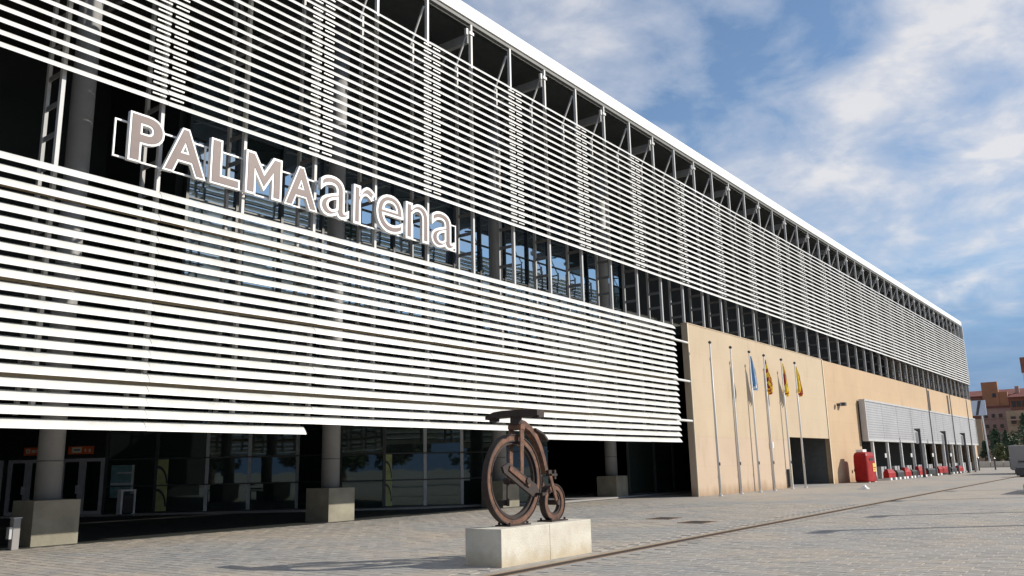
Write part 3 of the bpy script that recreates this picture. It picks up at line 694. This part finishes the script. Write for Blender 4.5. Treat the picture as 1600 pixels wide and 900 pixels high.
def stripes(name, cols, fr, sc, ang):
    m = mat(name, cols[0], .85, var=.1, scale=4); t = m.node_tree; p = [n for n in t.nodes if n.type == 'BSDF_PRINCIPLED'][0]
    tcn = N(t, 'ShaderNodeUVMap'); s = N(t, 'ShaderNodeSeparateXYZ'); t.links.new(tcn.outputs[0], s.inputs[0])
    f = mth(t, 'FRACT', mth(t, 'ADD', mth(t, 'MULTIPLY', s.outputs[0], sc), mth(t, 'MULTIPLY', s.outputs[1], ang)))
    r_ = t.nodes.new('ShaderNodeValToRGB'); r_.color_ramp.interpolation = 'CONSTANT'; e = r_.color_ramp.elements
    while len(e) < len(cols): e.new(.5)
    for q_, (pos, c) in enumerate(zip(fr, cols)): e[q_].position = pos; e[q_].color = c+(1,)
    t.links.new(f, r_.inputs[0]); t.links.new(r_.outputs[0], p.inputs['Base Color']); return m
YL, RD = (.78, .55, .03), (.30, .03, .02)
M_f1 = stripes('blue_white_flag', [(.10, .25, .48), (.75, .77, .8), (.20, .34, .55)], [0, .35, .75], 1, 0)
M_f2 = stripes('yellow_red_bars_flag', [YL, RD], [0, .55], 2.2, 4.0)
M_f3 = stripes('red_yellow_bars_flag', [YL, RD, YL], [0, .45, .75], 1.3, .9)
M_f4 = stripes('red_yellow_red_flag', [YL, RD, YL], [0, .62, .97], .8, .35)
def flag(xx, m, label, ln, w, tw, seed):
    """a furled flag: a hanging sheet gathered round the halyard in deep folds"""
    rnd = random.Random(seed); nu, nv = 22, 18; me = bpy.data.meshes.new('flag'); vs = []; fs = []; uv = []
    ph = rnd.uniform(0, 6)
    for j in range(nv+1):
        v = j/nv
        for i_ in range(nu+1):
            u = i_/nu
            spread = w*(.22+.78*min(1, v*1.35))*(1 if v < .92 else 1-.3*(v-.92)/.08)
            fold = math.sin(u*PI*5+ph+v*tw)*.13*(.35+v)
            sag = .55*u*ln*(1-.25*v)
            vs.append((.07+u*spread+.03*math.sin(v*9+ph)*v, -.03+fold-.05*u*math.sin(v*5+ph), -v*ln-sag*.35-.1*u*math.sin(v*7+ph)))
            uv.append((v*.0+u, v))
    for j in range(nv):
        for i_ in range(nu):
            a = j*(nu+1)+i_; fs.append((a, a+1, a+nu+2, a+nu+1))
    me.from_pydata(vs, [], fs); l = me.uv_layers.new(name='UVMap')
    for p in me.polygons:
        p.use_smooth = True
        for li in p.loop_indices: l.data[li].uv = uv[me.loops[li].vertex_index]
    me.materials.append(m); o = bpy.data.objects.new('flag', me); C.objects.link(o); o.location = (xx, EY, 7.62)
    return tag(o, label, 'flag', 'furled flags on the flagpoles')
flag(poles[2], M_f1, 'furled blue and white flag hanging on the third flagpole', 1.7, .50, 1.5, 1)
flag(poles[3], M_f2, 'twisted yellow flag with dark red bars on the fourth flagpole', 1.85, .62, 5, 2)
flag(poles[4], M_f3, 'thin red and yellow flag with a loop at its end on the fifth flagpole', 1.75, .50, 2, 3)
flag(poles[5], M_f4, 'red and yellow flag on the flagpole at the service door', 1.65, .70, 3, 4)

# ------------------------------------------------------------------ red container, barriers, lamps
rc = thing('red_container', 'tall rounded red collection container with yellow label beside the peach wall', 'container', (66.1, 17.66, 0))
b = MB(); rg = []
for z, s_ in ((.06, .96), (.2, 1.0), (1.5, 1.0), (1.9, .97), (2.08, .88), (2.16, .7)):
    ring = []
    for q in range(24):
        a = 2*PI*q/24; c, n_ = math.cos(a), math.sin(a); e = .3
        ring.append((66.1+1.15*s_*math.copysign(abs(c)**e, c), 17.66+.52*s_*math.copysign(abs(n_)**e, n_), z))
    rg.append(ring)
part('container_body', b.loft(rg), M_red, rc)
part('container_cap', MB().box(65.4, 66.4, 17.5, 18.0, 2.162, 2.36), M_white, rc, bevel=.03)
part('yellow_label', MB().box(66.2, 67.05, 17.11, 17.135, .75, 1.35), M_yel, rc)
part('label_print', MB().box(66.3, 66.95, 17.104, 17.108, 1.02, 1.08).box(66.3, 66.8, 17.104, 17.108, .9, .94), M_red, rc)
part('container_foot', MB().box(65.2, 65.5, 17.2, 18.1, 0, .08).box(66.7, 67.0, 17.2, 18.1, 0, .08), M_white, rc)
part('posting_slot', MB().box(65.5, 66.5, 17.12, 17.136, 1.55, 1.72), M_black, rc)
bars = [(71.6, 73.8, 'r'), (74.5, 76.7, 'k'), (77.0, 79.2, 'r'), (79.7, 81.8, 'k'), (82.2, 84.8, 'r'), (86.0, 89.9, 'k'), (90.7, 95.2, 'r'), (96.8, 99.3, 'k'), (100.5, 103.1, 'r')]
names_ = ['nearest the red container', 'second from the red container', 'third from the red container', 'fourth from the red container', 'fifth from the red container', 'sixth from the red container', 'long, seventh from the red container', 'eighth from the red container', 'last of the row, farthest from the red container']
for q, (x0, x1, c_) in enumerate(bars):
    m_ = M_red if c_ == 'r' else M_black
    t_ = thing('plastic_barrier', '%s plastic barrier in the entrance row, %s' % ('red' if c_ == 'r' else 'black', names_[q]), 'barrier', ((x0+x1)/2, 17.6, 0), 'low barriers before the entrance posts')
    hz = (.86, .74, .92, .70, .95, .72, .84, .68, .80)[q]; skew = (.0, .05, -.06, .04, .0, -.05, .07, .0, -.04)[q]
    part('barrier_body', MB().loft([[(x0, 17.38, z) if k_ == 0 else (x1, 17.38, z) if k_ == 1 else (x1, 17.82, z) if k_ == 2 else (x0, 17.82, z) for k_ in range(4)] for z in (.18, .55)] + [[(x0+.2, 17.50+skew, hz), (x1-.3, 17.50-skew, hz-.05), (x1-.3, 17.72-skew, hz-.05), (x0+.2, 17.72+skew, hz)]]), m_, t_, bevel=.03)
    for xx in (x0+.35, x1-.35): part('barrier_foot', MB().box(xx-.25, xx+.25, 17.3, 17.9, 0, .179), M_white, t_)
for q, (xx, lab) in enumerate(((81.8, 'dark lamp post in front of the mesh canopy, nearest the red container'), (92.9, 'dark lamp post in front of the mesh canopy, middle of three'), (103.2, 'dark lamp post in front of the mesh canopy, farthest of three'))):
    t_ = thing('lamp_post', lab, 'lamp post', (xx, 16.95, 0), 'lamp posts before the mesh canopy')
    part('post', MB().box(xx-.09, xx+.09, 16.86, 17.04, 0, 3.9), M_lamp, t_)
    part('lamp_head', MB().loft([[(xx-.1, 16.85, 3.9), (xx+.1, 16.85, 3.9), (xx+.1, 17.05, 3.9), (xx-.1, 17.05, 3.9)], [(xx-.12, 16.85, 4.15), (xx+.1, 16.85, 4.22), (xx+.1, 17.35, 4.22), (xx-.12, 17.35, 4.15)]]), M_lamp, t_)
    part('light_plate', MB().box(xx-.115, xx-.092, 17.06, 17.26, 2.9, 3.88), M_pole, t_)
    part('foot', MB().box(xx-.16, xx+.16, 16.79, 17.11, 0, .05), M_lamp, t_)
for xx, ht, lab in ((87.3, 8.5, 'tall thin grey mast between the first and second lamp posts'), (98.2, 8.4, 'tall thin grey mast with a dark furled banner before the peach wall'), (107.6, 8.0, 'tall thin grey mast at the far end of the peach wall')):
    t_ = thing('thin_mast', lab, 'mast', (xx, 17.0, 0), 'thin masts before the peach wall')
    part('mast', MB().tube([(xx, 17.0, 0), (xx, 17.0, ht)], [.07, .04], 8), M_rung, t_)
    part('mast_base', MB().box(xx-.15, xx+.15, 16.85, 17.15, 0, .04), M_rung, t_)
# off-frame street lamps on the right whose shadows cross the plaza
for q, (tx, ty, ln) in enumerate(((37.2, 8.7, 11.5), (27.2, 6.9, 12.5), (21.2, 6.6, 13.5), (48.0, 8.7, 12.5))):
    xx, yy, ht = tx+math.sin(SUN_AZ)*ln, ty-math.cos(SUN_AZ)*ln, ln*math.tan(SUN_EL)
    t_ = thing('street_lamp', 'tall grey street lamp off to the right, %s' % ('second from the plaza edge', 'nearest the bench', 'farthest from the arena', 'beyond the bench')[q], 'street lamp', (xx, yy, 0), 'street lamps along the plaza edge')
    part('post', MB().tube([(xx, yy, 0), (xx, yy, ht)], [.17, .13], 10), M_lamp, t_)
    part('lamp_head', MB().box(xx-.9, xx+.1, yy-.15, yy+.15, ht-.05, ht+.1), M_lamp, t_)
# ------------------------------------------------------------------ small things on the plaza
lt = MB(); rnd = random.Random(3); cg = []
for k_ in range(5):
    cg.append([(51.25+(.38-.07*k_)*math.cos(a*PI/5)*rnd.uniform(.6, 1.1), 13.83+(.33-.06*k_)*math.sin(a*PI/5)*rnd.uniform(.6, 1.1), .002+.055*k_*rnd.uniform(.7, 1.2)) for a in range(10)])
solo('paper_litter', lt.loft(cg), M_litter, 'crumpled white paper lying on the plaza before the service door', 'litter', (51.25, 13.83, 0))
for x0, y0, lab in ((24.2, 12.55, 'rusty rectangular drain cover flush in the paving, nearer the building'), (22.9, 10.85, 'rusty rectangular drain cover flush in the paving, nearer the slot drain')):
    t_ = thing('drain_cover', lab, 'drain cover', (x0, y0, 0), 'drain covers in the paving')
    part('cover_frame', MB().box(x0-.45, x0+.45, y0-.40, y0-.33, -.01, .012).box(x0-.45, x0+.45, y0+.33, y0+.40, -.01, .012).box(x0-.45, x0-.38, y0-.329, y0+.329, -.01, .012).box(x0+.38, x0+.45, y0-.329, y0+.329, -.01, .012), M_rust, t_)
    part('cover_plate', MB().box(x0-.37, x0+.37, y0-.32, y0+.32, -.01, .006), M_slot, t_)
bx, by = 9.36, 22.0
bo = thing('bollard', 'slim pale grey bollard standing against the leftmost concrete column block', 'bollard', (bx, by, 0))
part('post', MB().box(bx-.08, bx+.08, by-.1, by+.1, 0, .72), M_kiosk, bo, bevel=.01); part('side_plate', MB().box(bx-.15, bx-.082, by-.08, by+.08, .25, .52), M_alu, bo); part('cap_plate', MB().box(bx-.1, bx+.1, by-.12, by+.12, .721, .74), M_alu, bo)
be = thing('bench', 'pale slab bench at the left edge beside the bollard', 'bench', (8.0, 22.6, 0))
part('seat_slab', MB().box(6.2, 8.8, 22.3, 22.9, .62, .72), M_plinth, be, bevel=.01); part('shelf_slab', MB().box(6.2, 8.6, 22.32, 22.88, .50, .55), M_plinth, be); part('leg', MB().box(6.5, 6.7, 22.35, 22.85, 0, .499), M_gate, be); part('leg', MB().box(8.2, 8.4, 22.35, 22.85, 0, .499), M_gate, be)
lb = thing('litter_bin', 'black litter bin under a white hooped frame before the entrance glazing', 'bin', (19.2, 35.2, .085))
bx, by = 19.2, 35.0
part('bin_body', MB().box(bx-.22, bx+.22, by-.2, by+.2, .13, .9), M_black, lb, bevel=.02)
part('bin_frame', MB().bar((bx-.28, by, .085), (bx-.28, by, 1.02), .09, .3).bar((bx+.28, by, .085), (bx+.28, by, 1.02), .09, .3).bar((bx-.325, by, 1.055), (bx+.325, by, 1.055), .3, .07), M_white, lb)

# ------------------------------------------------------------------ beyond the arena
def windows(root_, wall, x, y0, y1, z0, z1, ny, nz, ww, wh, sill=True):
    for a in range(ny):
        for r in range(nz):
            yc = y0+(a+.5)*(y1-y0)/ny; zc = z0+(r+.5)*(z1-z0)/nz
            f = part('window', MB().box(x-.10, x+.02, yc-ww/2, yc+ww/2, zc-wh/2, zc+wh/2), M_win, wall)
            if sill: part('window_sill', MB().box(x-.3, x-.102, yc-ww/2-.15, yc+ww/2+.15, zc-wh/2-.2, zc-wh/2-.02), M_pink, wall)
bA = thing('apartment_block', 'pinkish apartment block with rows of small windows beyond the arena end', 'apartment block', (235, 31, 0))
w_ = part('wall', MB().box(235, 250, 27.2, 34.4, 0, 13.2), M_pink, bA); windows(bA, w_, 235, 27.8, 34.0, 2.5, 12.5, 4, 4, .7, .9)
part('roof', MB().box(234.7, 250.2, 27.0, 34.6, 13.202, 13.6), M_tile, bA)
bB = thing('apartment_block', 'terracotta apartment block with a stepped orange stair tower on its roof', 'apartment block', (252, 31, 0))
w_ = part('wall', MB().box(252, 268, 22, 52, 0, 17.2), M_brickr, bB); windows(bB, w_, 252, 30, 38, 13.6, 16.8, 5, 1, .9, 1.3)
part('roof', MB().loft([[(251.5, 21.6, 17.2), (251.5, 52.4, 17.2), (268.5, 52.4, 17.2), (268.5, 21.6, 17.2)], [(258, 25, 19.0), (258, 50, 19.0), (262, 50, 19.0), (262, 25, 19.0)]]), M_tile, bB)
tw = part('stair_tower', MB().box(250.2, 251.45, 31.9, 35.6, 0, 20.6), M_orb, bB); part('tower_step', MB().box(250.4, 251.46, 29.9, 31.898, 0, 17.9), M_orb, tw); part('tower_window', MB().box(250.1, 250.198, 32.5, 33.3, 16.6, 17.6), M_win, tw)
bC = thing('apartment_block', 'sandy apartment block with arched balconies and dark red roofs at the right edge', 'apartment block', (220, 20, 0))
w_ = part('wall', MB().box(220, 234.5, 10, 27.1, 0, 11.6), M_sand, bC); windows(bC, w_, 220, 21.6, 26.6, 1, 11.2, 3, 3, .95, 1.7)
for r in range(3):
    bl = part('balcony', MB().box(218.8, 219.98, 22.2, 26.4, 3.2+3.1*r, 3.5+3.1*r), M_pink, w_)
tp = part('upper_storey', MB().box(221.5, 234.4, 10, 26.2, 11.602, 14.6), M_brickr, bC); windows(bC, tp, 221.5, 21.8, 26.0, 11.8, 14.4, 4, 1, .8, 1.3, False)
part('roof', MB().loft([[(219.6, 9.6, 14.602), (219.6, 26.6, 14.602), (234.6, 26.6, 14.602), (234.6, 9.6, 14.602)], [(225, 10, 16.3), (225, 24.5, 16.3), (230, 24.5, 16.3), (230, 10, 16.3)]]), M_tile, bC)
part('chimney', MB().box(222.8, 223.6, 24.2, 25.0, 15, 17.2), M_pink, bC)
bD = thing('tower_block', 'tall narrow red and white tower rising at the right edge above the roofs', 'tower', (300, 29, 0))
part('shaft', MB().box(300, 312, 22, 31.0, 0, 26.5), M_flagw, bD); part('red_band', MB().box(299.8, 312.2, 21.8, 31.2, 26.502, 31.2), M_brickr, bD); part('red_band', MB().box(299.8, 299.99, 21.8, 30.8, 17, 21), M_brickr, bD)
bE = thing('garden_wall', 'low sandy boundary wall of the housing behind the trees', 'wall', (200, 25, 0))
part('wall_panel', MB().box(205, 205.4, 30.0, 33.0, 0, 9.5), M_sand, bE); part('wall_panel', MB().box(205, 205.4, 5, 29.99, 0, 3.0), M_sand, bE); part('coping', MB().box(204.9, 205.5, 5, 29.9, 3.002, 3.15), M_pink, bE)
bi = thing('billboard', 'pale blue and white billboard on a tall pole past the arena end', 'billboard', (168, 24.1, 0))
part('pole', MB().tube([(168, 24.1, 0), (168, 24.35, 8.8)], [.14, .1], 8), M_pole, bi)
pn = part('board', MB().box(167.9, 168.1, 23.6, 26.0, 8.7, 11.3), M_bblue, bi)
part('dark_stripe', MB().loft([[(167.88, 24.9, 8.75), (167.88, 25.3, 8.75), (167.9, 25.3, 8.75), (167.9, 24.9, 8.75)], [(167.88, 24.2, 11.25), (167.88, 24.7, 11.25), (167.9, 24.7, 11.25), (167.9, 24.2, 11.25)]]), M_lamp, pn)
def tree(x, y, ht, wd, z0, seed, m, label, name, cat, n=900, cyp=False):
    rnd = random.Random(seed); t_ = thing(name, label, cat, (x, y, 0), 'trees before the apartment blocks')
    tk = part('trunk', MB().tube([(x, y, 0), (x+rnd.uniform(-.1, .1), y, z0+.3*(ht-z0)), (x, y, ht*.85)], [.05*wd+.06, .04*wd+.03, .02], 8), M_trunk, t_)
    b = MB(); clumps = [(rnd.uniform(-.7, .7), rnd.uniform(-.7, .7), rnd.uniform(.1, .9), rnd.uniform(.28, .5)) for _ in range(12)]
    for k_ in range(n):
        if cyp:
            h_ = rnd.random()**.8; r_ = wd*.5*(math.sin(PI*min(1, .12+h_*.9))**.7)*math.sqrt(rnd.random()); a = rnd.uniform(0, 2*PI)
            c = Vector((x+r_*math.cos(a), y+r_*math.sin(a), z0+(ht-z0)*h_)); s_ = rnd.uniform(.12, .3)
        else:
            q = rnd.choice(clumps); dv = Vector((rnd.gauss(0, 1), rnd.gauss(0, 1), rnd.gauss(0, 1))).normalized()*q[3]*rnd.uniform(.5, 1.05)
            c = Vector((x+(q[0]*.6+dv.x)*wd*.5, y+(q[1]*.6+dv.y)*wd*.5, z0+(ht-z0)*(q[2]*.75+.1+dv.z*.35))); s_ = rnd.uniform(.12, .32)*max(1, wd/3.5)
        u = Vector((rnd.gauss(0, 1), rnd.gauss(0, 1), rnd.gauss(0, 1))).normalized(); w2 = u.orthogonal().normalized(); i_ = len(b.v)
        b.v += [tuple(c+u*s_), tuple(c+w2*s_*.55), tuple(c-u*s_), tuple(c-w2*s_*.55)]; b.f.append((i_, i_+1, i_+2, i_+3))
    part('crown', b, m, t_); t_['group'] = 'trees before the apartment blocks' if y > 0 else 'street trees across the plaza'; return t_
tree(172, 23.4, 6.4, 2.0, .6, 1, M_leaf, 'dark columnar cypress beside the billboard pole', 'cypress_tree', 'tree', 900, True)
tree(176, 22.4, 5.6, 1.8, .5, 2, M_leaf, 'dark columnar cypress just right of the first cypress', 'cypress_tree', 'tree', 800, True)
tree(165, 22.0, 4.3, 2.6, .7, 3, M_leaf2, 'olive bush tree right of the cypresses', 'olive_tree', 'tree')
tree(170, 20.4, 5.6, 2.8, .8, 4, M_leaf, 'dark rounded tree left of the grey kiosk', 'round_tree', 'tree')
tree(175, 19.0, 9.0, 2.4, 1, 5, M_leaf, 'tall dark cypress rising behind the grey kiosk', 'cypress_tree', 'tree', 1100, True)
tree(180, 21.3, 7.0, 2.4, 1, 6, M_leaf2, 'yellowish tree against the sandy apartment block', 'yellowish_tree', 'tree')
tree(160, 26.0, 4.4, 2.0, .7, 7, M_leaf2, 'small olive tree at the far corner of the arena', 'olive_tree', 'tree')
tree(172, 25.3, 5.0, 2.0, .7, 8, M_leaf, 'small dark tree between the arena corner and the billboard', 'small_tree', 'tree')
tree(182, 24.6, 7.5, 2.6, .8, 21, M_leaf, 'dark tree directly behind the billboard pole', 'dark_tree', 'tree')
tree(168, 21.2, 6.0, 2.0, .4, 22, M_leaf, 'slim dark cypress between the olive bush tree and the rounded tree', 'cypress_tree', 'tree', 900, True)
tree(186, 20.0, 8.0, 3.0, .8, 23, M_leaf, 'broad dark tree behind the rounded tree', 'dark_tree', 'tree')
lead = tree(-34, -30, 13.5, 9.5, 1.2, 11, M_leaf, 'large dark street tree across the plaza, first of the row seen only in reflections', 'street_tree', 'tree', 1500)
ords = ['second', 'third', 'fourth', 'fifth', 'sixth', 'seventh', 'eighth', 'ninth', 'tenth']
for q in range(9):
    c_ = lead.copy(); C.objects.link(c_); c_.location = (-20+14*q, -30-2*math.sin(q*2.1), 0) if q < 4 else (-50-3*math.sin(q*2.7), -20+9*(q-4), 0); c_.scale = (1, 1, .8+.05*((q*7) % 6)); c_.rotation_euler = (0, 0, q*1.3)
    c_['label'] = 'large dark street tree across the plaza, %s of the row seen only in reflections' % ords[q]
    for ch_ in lead.children:
        d_ = ch_.copy(); C.objects.link(d_); d_.parent = c_
for q, (xx, yy) in enumerate(((150, 24.2), (150, 22.4), (150, 20.6), (150, 18.8))):
    solo('concrete_block', MB().box(xx, xx+.8, yy-.85, yy+.85, -.02, .9), M_plinth, 'pale concrete kerb block before the trees, %s from the arena corner' % ('first', 'second', 'third', 'fourth')[q], 'block', (xx, yy, 0), 'concrete blocks before the trees', bevel=.04)
for q, (xx, yy, ht) in enumerate(((118, 18.2, 1.5), (122, 17.0, 1.4), (126, 15.8, 1.4))):
    t_ = thing('dark_bollard', 'thin dark bollard past the arena end, %s from the lamp posts' % ('first', 'second', 'third')[q], 'bollard', (xx, yy, 0), 'thin bollards past the arena end')
    part('post', MB().tube([(xx, yy, 0), (xx, yy, ht)], .09, 8), M_lamp, t_); part('cap', MB().tube([(xx, yy, ht), (xx, yy, ht+.1)], [.11, .06], 8), M_alu, t_)
ks = thing('concrete_kiosk', 'boxy grey concrete kiosk raised on a dark base at the right edge', 'kiosk', (95, 9.5, 0))
part('kiosk_body', MB().box(92, 99, 6.5, 11.55, .35, 2.62), M_kiosk, ks, bevel=.12); part('dark_base', MB().box(92.3, 98.7, 6.8, 11.3, 0, .349), M_lamp, ks); part('dark_band', MB().box(91.95, 91.998, 7, 10.9, 1.05, 1.2), M_lamp, ks)  # narrow dark band set on the kiosk face
pb = thing('planter_bench', 'low pale concrete bench with a dark end at the right edge before the kiosk', 'bench', (46, 4.0, 0))
part('bench_block', MB().box(43.9, 50, .5, 5.15, 0, .42), M_plinth, pb, bevel=.02); part('bench_top', MB().box(44.4, 50, .5, 4.9, .421, .78), M_lamp, pb, bevel=.02)
dbx = thing('dark_box', 'small dark box on the paving between the bench and the grey kiosk', 'box', (80, 9.0, 0))
part('box_body', MB().box(79, 81, 7.5, 9.6, .1, .75), M_lamp, dbx, bevel=.03); part('box_foot', MB().box(79.2, 80.8, 7.7, 9.4, 0, .099), M_black, dbx)
